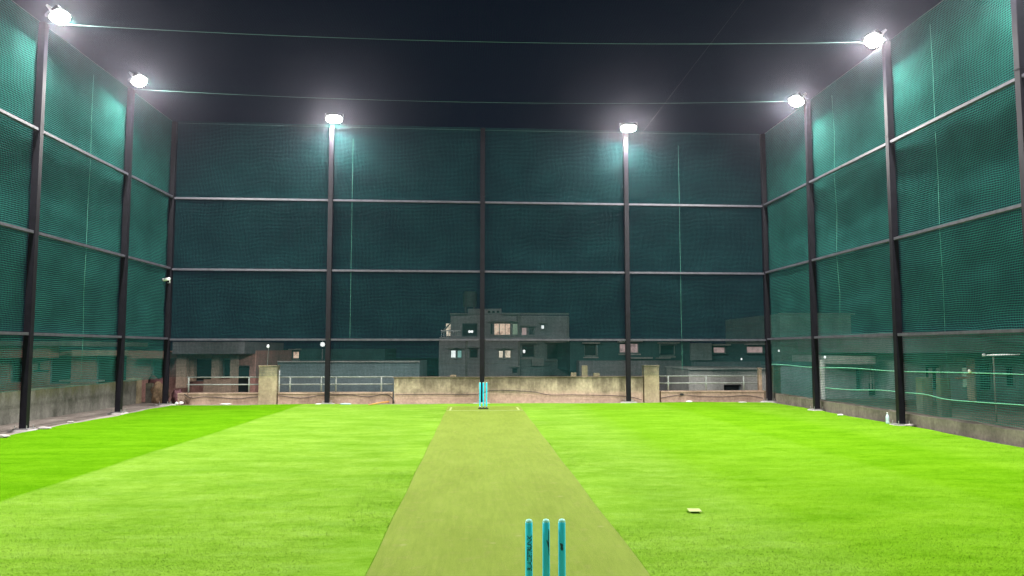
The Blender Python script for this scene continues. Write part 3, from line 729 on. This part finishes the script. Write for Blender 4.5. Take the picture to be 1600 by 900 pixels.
def marks(i, x, y, s):
    if i == 0:
        cu = bpy.data.curves.new('lettering', 'FONT'); cu.body = 'BLAZETRUNK'; cu.size = 0.034; cu.align_x = 'CENTER'; cu.align_y = 'CENTER'; cu.space_character = 0.8; cu.offset = 0.0006; cu.shear = .15
        t = bpy.data.objects.new('tmp', cu); COL.objects.link(t)
        dg = bpy.context.evaluated_depsgraph_get(); me = bpy.data.meshes.new_from_object(t.evaluated_get(dg)); bpy.data.objects.remove(t)
        me.transform(Matrix.Translation((x+.003, 0, .548)) @ Matrix.Rotation(math.pi/2, 4, 'X') @ Matrix.Rotation(math.pi/2, 4, 'Z'))
        wrap(me, x, y, 0.0197)
        o = link('lettering', me, M['ink']); o.parent = s
    else:
        bm = bmesh.new()
        if i == 1: poly = [(.012, .675), (.0165, .668), (.0165, .53), (.013, .545), (.011, .575), (.006, .592), (.000, .615), (.004, .618), (.009, .603), (.0125, .610), (.0145, .64)]
        else: poly = [(-.014, .600), (.000, .597), (.004, .588), (.0015, .580), (.005, .568), (-.002, .560), (-.010, .570), (-.006, .580), (-.009, .590)]
        # fine strips so that the mark follows the round stump
        vs = [bm.verts.new((x+a, 0, b)) for a, b in poly]; f = bm.faces.new(vs)
        bmesh.ops.triangulate(bm, faces=[f]); bmesh.ops.subdivide_edges(bm, edges=bm.edges[:], cuts=4, use_grid_fill=True)
        me = bpy.data.meshes.new('emblem'); bm.to_mesh(me); bm.free(); wrap(me, x, y, 0.0197)
        o = link('emblem', me, M['ink']); o.parent = s
n0 = PY(852.6, 816, 4.1)
stumps(n0.x, 4.1, 'near set of three turquoise stumps with dark lettering at the bottom of the picture', marks)
stumps(0.195, 20.62, 'small far set of three turquoise stumps in front of the central post', None)

# ------------------------------------------------------------------ buildings beyond the net
def facade(name, mat, px0, py0, px1, py1, Y, depth, parent, openings=(), zb=None, lab=None):
    """a solid block whose front stands at distance Y; openings are real recesses with panes at the back of them"""
    a, b = PY(px0, py0, Y), PY(px1, py1, Y); x0, x1, z1, z0 = a.x, b.x, a.z, (b.z if zb is None else zb)
    ops = []
    for (ox0, oy0, ox1, oy1, kind) in openings:
        p, q = PY(ox0, oy0, Y), PY(ox1, oy1, Y); ops.append((p.x, q.x, max(q.z, z0+.01), min(p.z, z1-.01), kind))
    xs = sorted({x0, x1, *[o[0] for o in ops], *[o[1] for o in ops]}); zs = sorted({z0, z1, *[o[2] for o in ops], *[o[3] for o in ops]})
    bm = bmesh.new()
    def quad(*p): bm.faces.new([bm.verts.new(v) for v in p])
    for i in range(len(xs)-1):
        for j in range(len(zs)-1):
            cx, cz = (xs[i]+xs[i+1])/2, (zs[j]+zs[j+1])/2
            if any(o[0] < cx < o[1] and o[2] < cz < o[3] for o in ops): continue
            quad((xs[i], Y, zs[j]), (xs[i+1], Y, zs[j]), (xs[i+1], Y, zs[j+1]), (xs[i], Y, zs[j+1]))
    dpt = 0.28
    for o in ops:
        X0, X1, Z0, Z1, _ = o; B = Y+dpt
        quad((X0, Y, Z0), (X0, B, Z0), (X0, B, Z1), (X0, Y, Z1)); quad((X1, Y, Z0), (X1, Y, Z1), (X1, B, Z1), (X1, B, Z0))
        quad((X0, Y, Z0), (X1, Y, Z0), (X1, B, Z0), (X0, B, Z0)); quad((X0, Y, Z1), (X0, B, Z1), (X1, B, Z1), (X1, Y, Z1))
    D = Y+depth
    quad((x0, Y, z0), (x0, Y, z1), (x0, D, z1), (x0, D, z0)); quad((x1, Y, z0), (x1, D, z0), (x1, D, z1), (x1, Y, z1))
    quad((x0, Y, z1), (x1, Y, z1), (x1, D, z1), (x0, D, z1)); quad((x0, D, z0), (x1, D, z0), (x1, D, z1), (x0, D, z1)); quad((x0, Y, z0), (x0, D, z0), (x1, D, z0), (x1, Y, z0))
    wl = fin(name, bm, M[mat], parent)
    if lab: wl['label'] = lab
    for (X0, X1, Z0, Z1, kind) in ops:
        if kind is None: kind = 'dark_room'
        fw = 0.05
        fb_ = bmesh.new()
        for (a0, a1, c0, c1) in ((X0, X0+fw, Z0, Z1), (X1-fw, X1, Z0, Z1), (X0+fw, X1-fw, Z0, Z0+fw), (X0+fw, X1-fw, Z1-fw, Z1)):
            box(fb_, a0+.002, a1-.002, Y+.17, Y+.22, c0+.002, c1-.002)
        nm = max(0, int(round((X1-X0)/(0.35 if kind.startswith('glow') and Y > 44 else 0.9)))-1)
        for k in range(nm):
            xx = X0+(X1-X0)*(k+1)/(nm+1); box(fb_, xx-.02, xx+.02, Y+.175, Y+.215, Z0+fw, Z1-fw)
        wn = fin('window', fb_, M['rail_pipe'] if kind != 'dark_room' else M['bluegrey'], wl)
        if kind != 'dark_room' and Y > 35:
            hb = bmesh.new(); box(hb, X0-.12, X1+.12, Y-.32, Y-.003, Z1+.05, Z1+.12); fin('sunshade', hb, M['palewall'], wl)
            hb = bmesh.new(); box(hb, X0-.06, X1+.06, Y-.10, Y-.003, Z0-.09, Z0-.02); fin('sill', hb, M['palewall'], wl)
        pn = fin('pane', bx(X0+.004, X1-.004, Y+.225, Y+.24, Z0+.004, Z1-.004), M[kind], wl)
    return wl
def block(name, mat, px0, py0, px1, py1, Y, depth, parent, lab=None):
    a, b = PY(px0, py0, Y), PY(px1, py1, Y)
    o = fin(name, bx(a.x, b.x, Y, Y+depth, b.z, a.z, 0.004), M[mat], parent)
    if lab: o['label'] = lab
    return o

# pink verandah house at left
Y = 31.0
h = root('verandah_house', (-14, Y, -9), 'pink and cream house with a flat roof and deep verandah openings behind the left netting', 'house')
facade('wall', 'pinkwall', -60, 548, 398, 640, Y+.6, 6, h, [(14, 563, 46, 598, 'dark_room'), (76, 556, 110, 600, 'dark_room'), (149, 556, 196, 612, 'dark_room'), (236, 563, 264, 600, 'dark_room'), (302, 560, 331, 596, 'dark_room'), (347, 560, 360, 590, 'dark_glass'), (362, 571, 388, 640, 'dark_room')], zb=-9)
block('beam', 'pinkwall', -60, 541, 76, 559, Y-.2, .75, h); block('beam', 'creamwall', 112, 547, 190, 556, Y-.1, .6, h)
block('roof_slab', 'greywall', -60, 533, 110, 540.8, Y-.5, 7, h)
block('beam', 'pinkwall', 205, 550, 262, 560, Y-.4, .9, h)
block('roof_slab', 'darkwall', 270, 534, 382, 553, Y-.9, 6, h)
block('column', 'creamwall', 276, 553.2, 289, 606, Y-.3, .35, h); block('column', 'creamwall', 292, 560, 302, 596, Y+.2, .35, h)
block('column', 'creamwall', 331, 555, 341, 600, Y-.1, .4, h); block('column', 'creamwall', 360, 555, 367, 640, Y-.3, .35, h)
block('lintel', 'creamwall', 290, 553.2, 330, 560, Y-.2, .35, h); block('lintel', 'creamwall', 342, 553.2, 359, 559, Y-.15, .3, h)
block('balcony_panel', 'creamwall', 318, 593, 359, 640, Y-.7, .15, h)
block('shelf', 'palewall', 92, 594, 152, 596.5, Y-.6, .6, h)
block('window_grille', 'black', 53, 578, 76, 580.5, Y+.52, .05, h); block('window_grille', 'black', 60, 567, 61.5, 578, Y+.52, .05, h)
# long low hut roof
Y = 33.5
h = root('low_hut', (-7, Y, -9), 'long low grey green hut wall behind the railing left of the parapet', 'hut')
facade('wall', 'bluegrey', 434, 565, 655, 640, Y, 5, h, zb=-9); block('roof_edge', 'palewall', 433, 564, 656, 566.2, Y-.12, .1, h)
# tank and hut on a dark far roof at left
Y = 42
h = root('dark_far_house', (-11, Y, -9), 'almost black flat roofed house behind the low hut at left', 'house')
facade('wall', 'tealroof', 398, 545, 600, 640, Y, 6, h, [(456, 534.5+14, 467, 561, 'glow_warm')], zb=-9)
p = PY(504, 541, 41.5)
h2 = root('globe_lamp', (p.x, 41.5, PY(504, 545, 42).z), 'round white lamp glowing above the far roof left of a far post', 'lamp')
fin('globe', lathe([(0, -.13), (.10, -.09), (.13, 0), (.10, .09), (0, .13)], (p.x, 41.5, p.z+.1), 14), M['bulb'], h2, True)
fin('stem', tb([(p.x, 41.5, p.z-.9), (p.x, 41.5, p.z-.13)], .03, 6), M['galv'], h2)

# apartment block
Y = 46.0
h = root('apartment_block', (0, Y, -9), 'grey stepped apartment block with lit rooms behind the central post', 'apartment block')
facade('wall', 'blockwall', 686, 530, 812, 660, Y, 9, h, [(703.5, 546.5, 713, 560, 'glow_cool'), (713.6, 546.5, 722, 560, 'glow_teal'), (733, 545, 747, 560, 'dark_glass'), (778.5, 547, 787, 560, 'glow_cream'), (788, 546.5, 799, 560, 'glow_cream'), (798.8+1, 575, 809, 584, 'dark_glass')], zb=-9)
facade('upper_storey', 'blockwall', 704, 491, 812, 529.5, Y+.4, 7, h, [(722, 505, 746, 526, 'dark_room'), (766, 505, 770.5, 523, 'dark_glass'), (771.5, 504.5, 798.5, 524, 'glow_warm'), (800, 504.5, 810, 524, 'glow_green')])
facade('upper_storey', 'blockwall', 812.2, 493, 888.5, 529.5, Y+.1, 7, h, [(814.5, 511, 824, 524.5, 'glow_pink'), (826, 512, 835, 524, 'dark_glass'), (845, 507, 851.5, 514.5, 'glow_cool')])
facade('lower_storey', 'greenwall', 812.2, 530.2, 890, 660, Y+.2, 8, h, [(815, 538, 836, 559, 'dark_glass'), (854, 537, 880, 562, 'dark_glass')], zb=-9)
# terrace at the left with a sloping awning and a back wall that glows as if lit
block('terrace_back_wall', 'glow_cream', 697, 505.5, 721, 525, Y+1.2, .15, h, 'pale back wall of the open roof terrace, glowing as if lit')
block('terrace_door', 'black', 714, 511, 720.5, 525, Y+1.1, .06, h)
a = [PY(x, y, Y+.3) for x, y in ((706, 502), (704.5, 503), (689, 519), (691.5, 519.5))]
bm = bmesh.new(); f0 = [bm.verts.new(v) for v in a]; f1 = [bm.verts.new(v+Vector((0, .9, 0))) for v in a]
bm.faces.new(f0); bm.faces.new(f1[::-1])
for k in range(4): bm.faces.new([f0[k], f0[(k+1)%4], f1[(k+1)%4], f1[k]])
bmesh.ops.recalc_face_normals(bm, faces=bm.faces); fin('awning', bm, M['blockwall'], h)
block('slab', 'blockwall', 687, 526.5, 890, 529.9, Y-.5, .48, h)
for px, y0, y1 in ((756.5, 531, 600), (811, 493, 600), (729, 531, 600), (888, 495, 590)):
    q0, q1 = PY(px, y0, Y-.1), PY(px, y1, Y-.1); fin('drain_pipe', tb([(q0.x, Y-.09, q1.z), (q0.x, Y-.09, q0.z)], .05, 8), M['palewall'], h, True)
block('floor_band', 'palewall', 687, 567, 812, 568.5, Y-.06, .05, h)
block('roof_parapet', 'palewall', 784, 489, 889, 491.5, Y-.05, .3, h)
block('roof_parapet', 'palewall', 703, 489.6, 730.6, 491.4, Y-.05, .3, h)
q = PY(840, 566, Y); fin('air_conditioner', bx(q.x-.35, q.x+.35, Y-.18, Y+.19, q.z-.22, q.z+.22, .03), M['palewall'], h)
tr = bmesh.new()
for k in range(9):
    x = PY(690+k*3.6, 520, Y-.4).x; box(tr, x-.015, x+.015, Y-.4, Y-.37, PY(700, 526.4, Y-.4).z, PY(700, 517.5, Y-.4).z)
x0, x1 = PY(689, 517, Y-.4).x, PY(720, 517, Y-.4).x; zt = PY(700, 517.4, Y-.4).z; box(tr, x0, x1, Y-.41, Y-.36, zt, zt+.06)
fin('terrace_railing', tr, M['galv'], h)
block('stair_head', 'blockwall', 731, 482.5, 783.5, 490.8, Y+1.2, 3, h)
for k in range(3): block('vent_opening', 'dark_glass', 762+k*7, 485.5, 766+k*7, 489, Y+1.15, .04, h)
p0, p1 = PY(723, 470, Y+3), PY(745, 470, Y+3); zb_, zt_ = PY(734, 491.5, Y+3).z, PY(734, 453, Y+3).z
tk = root('water_tank', ((p0.x+p1.x)/2, Y+3, zb_), 'dim round water tank on the apartment roof left of the central post', 'water tank')
rr = (p1.x-p0.x)/2
fin('tank', lathe([(0, .55), (rr, .55), (rr, (zt_-zb_)*.35), (rr*.97, (zt_-zb_)*.36), (rr, (zt_-zb_)*.37), (rr, zt_-zb_-.15), (rr*.75, zt_-zb_-.02), (0, zt_-zb_)], ((p0.x+p1.x)/2, Y+4, zb_), 20), M['darkwall'], tk, True)
sb = bmesh.new()
for sx in (-1, 1):
    for sy in (-1, 1): c = ((p0.x+p1.x)/2+sx*rr*.6, Y+4+sy*rr*.6); box(sb, c[0]-.06, c[0]+.06, c[1]-.06, c[1]+.06, zb_, zb_+.545)
fin('stand', sb, M['darkwall'], tk)
# people-sized clutter lit inside the terrace rooms
for px, lab in ((733.5, 'left of two small white bulbs in the open room left of the central post'), (737.5, 'right of two small white bulbs in the open room left of the central post')):
    p = PY(px, 518, Y+.42)
    tag(fin('bulb', lathe([(0, -.08), (.07, -.05), (.08, .03), (0, .09)], (p.x, Y+.5, p.z), 10), M['bulb'], smooth=True, origin=(p.x, Y+.5, p.z)), lab, 'bulb')
p = PY(819, 549, Y)
tag(fin('wall_bulb', lathe([(0, -.12), (.07, -.05), (.07, .05), (0, .12)], (p.x, Y+.08, p.z), 10), M['bulb'], smooth=True, origin=(p.x, Y+.08, p.z)), 'tiny white bulb on the lower dark wall of the apartment block', 'bulb')

# teal cladded workshop right of it
Y = 40.0
h = root('workshop', (8, Y, -9), 'dark teal two storey workshop with dim pinkish windows behind the right hand far post', 'workshop')
facade('wall', 'tealroof', 890.5, 534, 1079, 580, Y, 7, h, [(913, 538.5, 933, 557, 'dark_glass'), (968, 536.5, 979.5, 552, 'glow_pink'), (980.5, 535.8, 999, 552, 'glow_pink'), (1031, 538.5, 1056, 556, 'dark_glass')])
facade('lower_wall', 'greywall', 905, 563.5, 1079, 660, Y-1.2, 1.15, h, zb=-9)
facade('lower_wall', 'darkwall', 858, 562, 933, 660, Y-.8, .9, h, zb=-9) if False else None
block('ledge', 'palewall', 985, 558.3, 1020, 560.6, Y-.7, .68, h); block('ledge', 'palewall', 1029, 558.5, 1048, 560.6, Y-.7, .68, h)
block('window_trim', 'greenwall', 932, 537, 934, 557, Y-.06, .05, h); block('window_trim', 'greenwall', 1030, 538, 1032, 552, Y-.06, .05, h); block('window_trim', 'greenwall', 1032.2, 538, 1058, 539.6, Y-.06, .05, h)
# grey house before the right corner
Y = 37.0
h = root('grey_house', (13, Y, -9), 'grey house with two dim pinkish windows left of the right corner post', 'house')
facade('wall', 'tealroof', 1080, 553, 1213, 660, Y, 7, h, zb=-9)
facade('upper_wall', 'greenwall', 1080, 536, 1112.5, 563, Y-.3, .28, h)
facade('upper_wall', 'tealroof', 1113, 537, 1213, 552.8, Y+.1, 6, h, [(1115, 541.5, 1135.5, 552.5, 'glow_pink'), (1167, 540.5, 1195, 552.5, 'glow_pink')])
block('band', 'bluegrey', 1084, 565, 1213, 575, Y-.5, .45, h)
Y = 29.5
h = root('pale_shed', (9.6, Y, -9), 'pale flat shed with a dark opening behind the right railing', 'shed')
facade('wall', 'palewall', 1076, 577, 1200, 640, Y, 3.5, h, [(1131, 601, 1160, 640, 'dark_room')], zb=-9)
block('roof_edge', 'palewall', 1075, 575.6, 1200, 577.5, Y-.15, 3.7, h)
for px, py, Yb, lab in ((1158.5, 561, 36, 'tiny white bulb above the pale shed roof'), (1217, 548, 34, 'tiny white bulb just right of the right corner post')):
    p = PY(px, py, Yb)
    tag(fin('bulb', lathe([(0, -.05), (.035, -.03), (.042, .02), (0, .05)], p, 10), M['bulb'], smooth=True, origin=p), lab, 'bulb')

# right: tall pale block, then terrace house with beam
Y = 36.0
h = root('tall_pale_block', (17, Y, -9), 'plain pale green grey block rising above the others right of the right corner post', 'building')
facade('wall', 'greenwall', 1218, 490, 1335, 660, Y, 8, h, zb=-9)
block('roof_edge', 'greywall', 1217, 489, 1336, 491.5, Y-.08, .07, h)
Y = 26.0
h = root('terrace_shelter', (13, Y, -9), 'low grey building with a pale beam and dark openings outside the right netting', 'building')
facade('wall', 'greywall', 1290, 556, 1400, 640, Y+1.6, 3, h, [(1337, 572, 1350, 610, 'dark_room'), (1357, 598, 1385, 620, 'dark_room')], zb=-9)
block('beam', 'palewall', 1302, 556.5, 1368, 569, Y+.6, .95, h)
block('pipe', 'palewall', 1360.5, 570, 1362.3, 610, Y+1.4, .1, h); block('pipe', 'palewall', 1365, 570, 1366.5, 610, Y+1.4, .1, h)
block('low_wall', 'bluegrey', 1219, 573, 1270, 640, Y+2, .3, h); block('roof_slab', 'tealroof', 1219, 566, 1285, 571.5, Y+2.4, 2, h)
Y = 25.0
h = root('dark_roofed_house', (17, Y, -9), 'house with a dark overhanging roof and green windows outside the right netting', 'house')
facade('wall', 'greenwall', 1403, 553, 1700, 700, Y+1.2, 6, h, [(1446, 569, 1476, 611, 'dark_glass'), (1503, 573, 1520, 607, 'glow_green'), (1530, 567, 1556, 611, 'dark_glass'), (1572, 572, 1592, 606, 'dark_glass')], zb=-9)
block('roof_slab', 'darkwall', 1392, 519, 1700, 551.5, Y, 7.5, h, 'thick dark roof edge')
block('lintel', 'palewall', 1492, 557, 1518, 566, Y+1.05, .13, h); block('sill', 'pinkwall', 1497, 589, 1518, 592.5, Y+1.0, .18, h)
block('column', 'creamwall', 1520.5, 560, 1527, 640, Y+.7, .4, h)
for k, (x0, x1, c) in enumerate(((1451, 1458, 'greywall'), (1463, 1470, 'palewall'))): block('hanging_cloth', c, x0, 575, x1, 607, Y+1.0, .03, h)
# pole with a tube light
p = PX(1557, 655, 10.6); yq = p.y; zt_ = PX(1557, 552, 10.6).z
r_ = root('tube_light_pole', (10.6, yq, -.15), 'thin grey pole carrying a long white tube lamp outside the right netting', 'lamp pole')
fin('pole', tb([(10.6, yq, -.159), (10.6, yq, zt_)], .015, 8), M['kerb_grey'], r_, True)
t0 = PY(1536, 555, yq); t1 = PY(1592, 553.5, yq)
fin('tube_lamp', tb([t0+Vector((0, -.03, 0)), t1+Vector((0, -.03, 0))], .012, 8), M['tube'], r_, True)
fin('lamp_end', tb([t0+Vector((-.03, -.03, 0)), t0+Vector((.03, -.03, 0))], .026, 8), M['white'], r_, True)
p = PX(1515.5, 580, 9.06)
tag(fin('white_ball', lathe([(0, -.036), (.022, -.03), (.036, 0), (.022, .03), (0, .036)], p, 14), M['white'], smooth=True, origin=p), 'small white ball caught on the upper green rope', 'ball')
p = PY(1289, 558, 26.3)
tag(fin('bulb', lathe([(0, -.05), (.035, -.03), (.042, .02), (0, .05)], p, 10), M['bulb'], smooth=True, origin=p), 'tiny white bulb at the left end of the pale beam', 'bulb')

# ------------------------------------------------------------------ air volume added to imitate the lens glow round the lamps
HAZE = 0.00052
bm = bx(-90, 90, -20, 75, -10, 14)
hz = fin('glow_haze', bm, None); tag(hz, kind='stuff')
m, nt, b = newmat('lamp_glow_volume'); nt.nodes.remove(b)
v = N(nt, 'ShaderNodeVolumePrincipled'); v.inputs['Density'].default_value = HAZE; v.inputs['Color'].default_value = (0.84, 0.84, 1.0, 1); v.inputs['Anisotropy'].default_value = 0.93
nt.links.new(v.outputs[0], nt.nodes['Material Output'].inputs['Volume']); hz.data.materials.append(m)
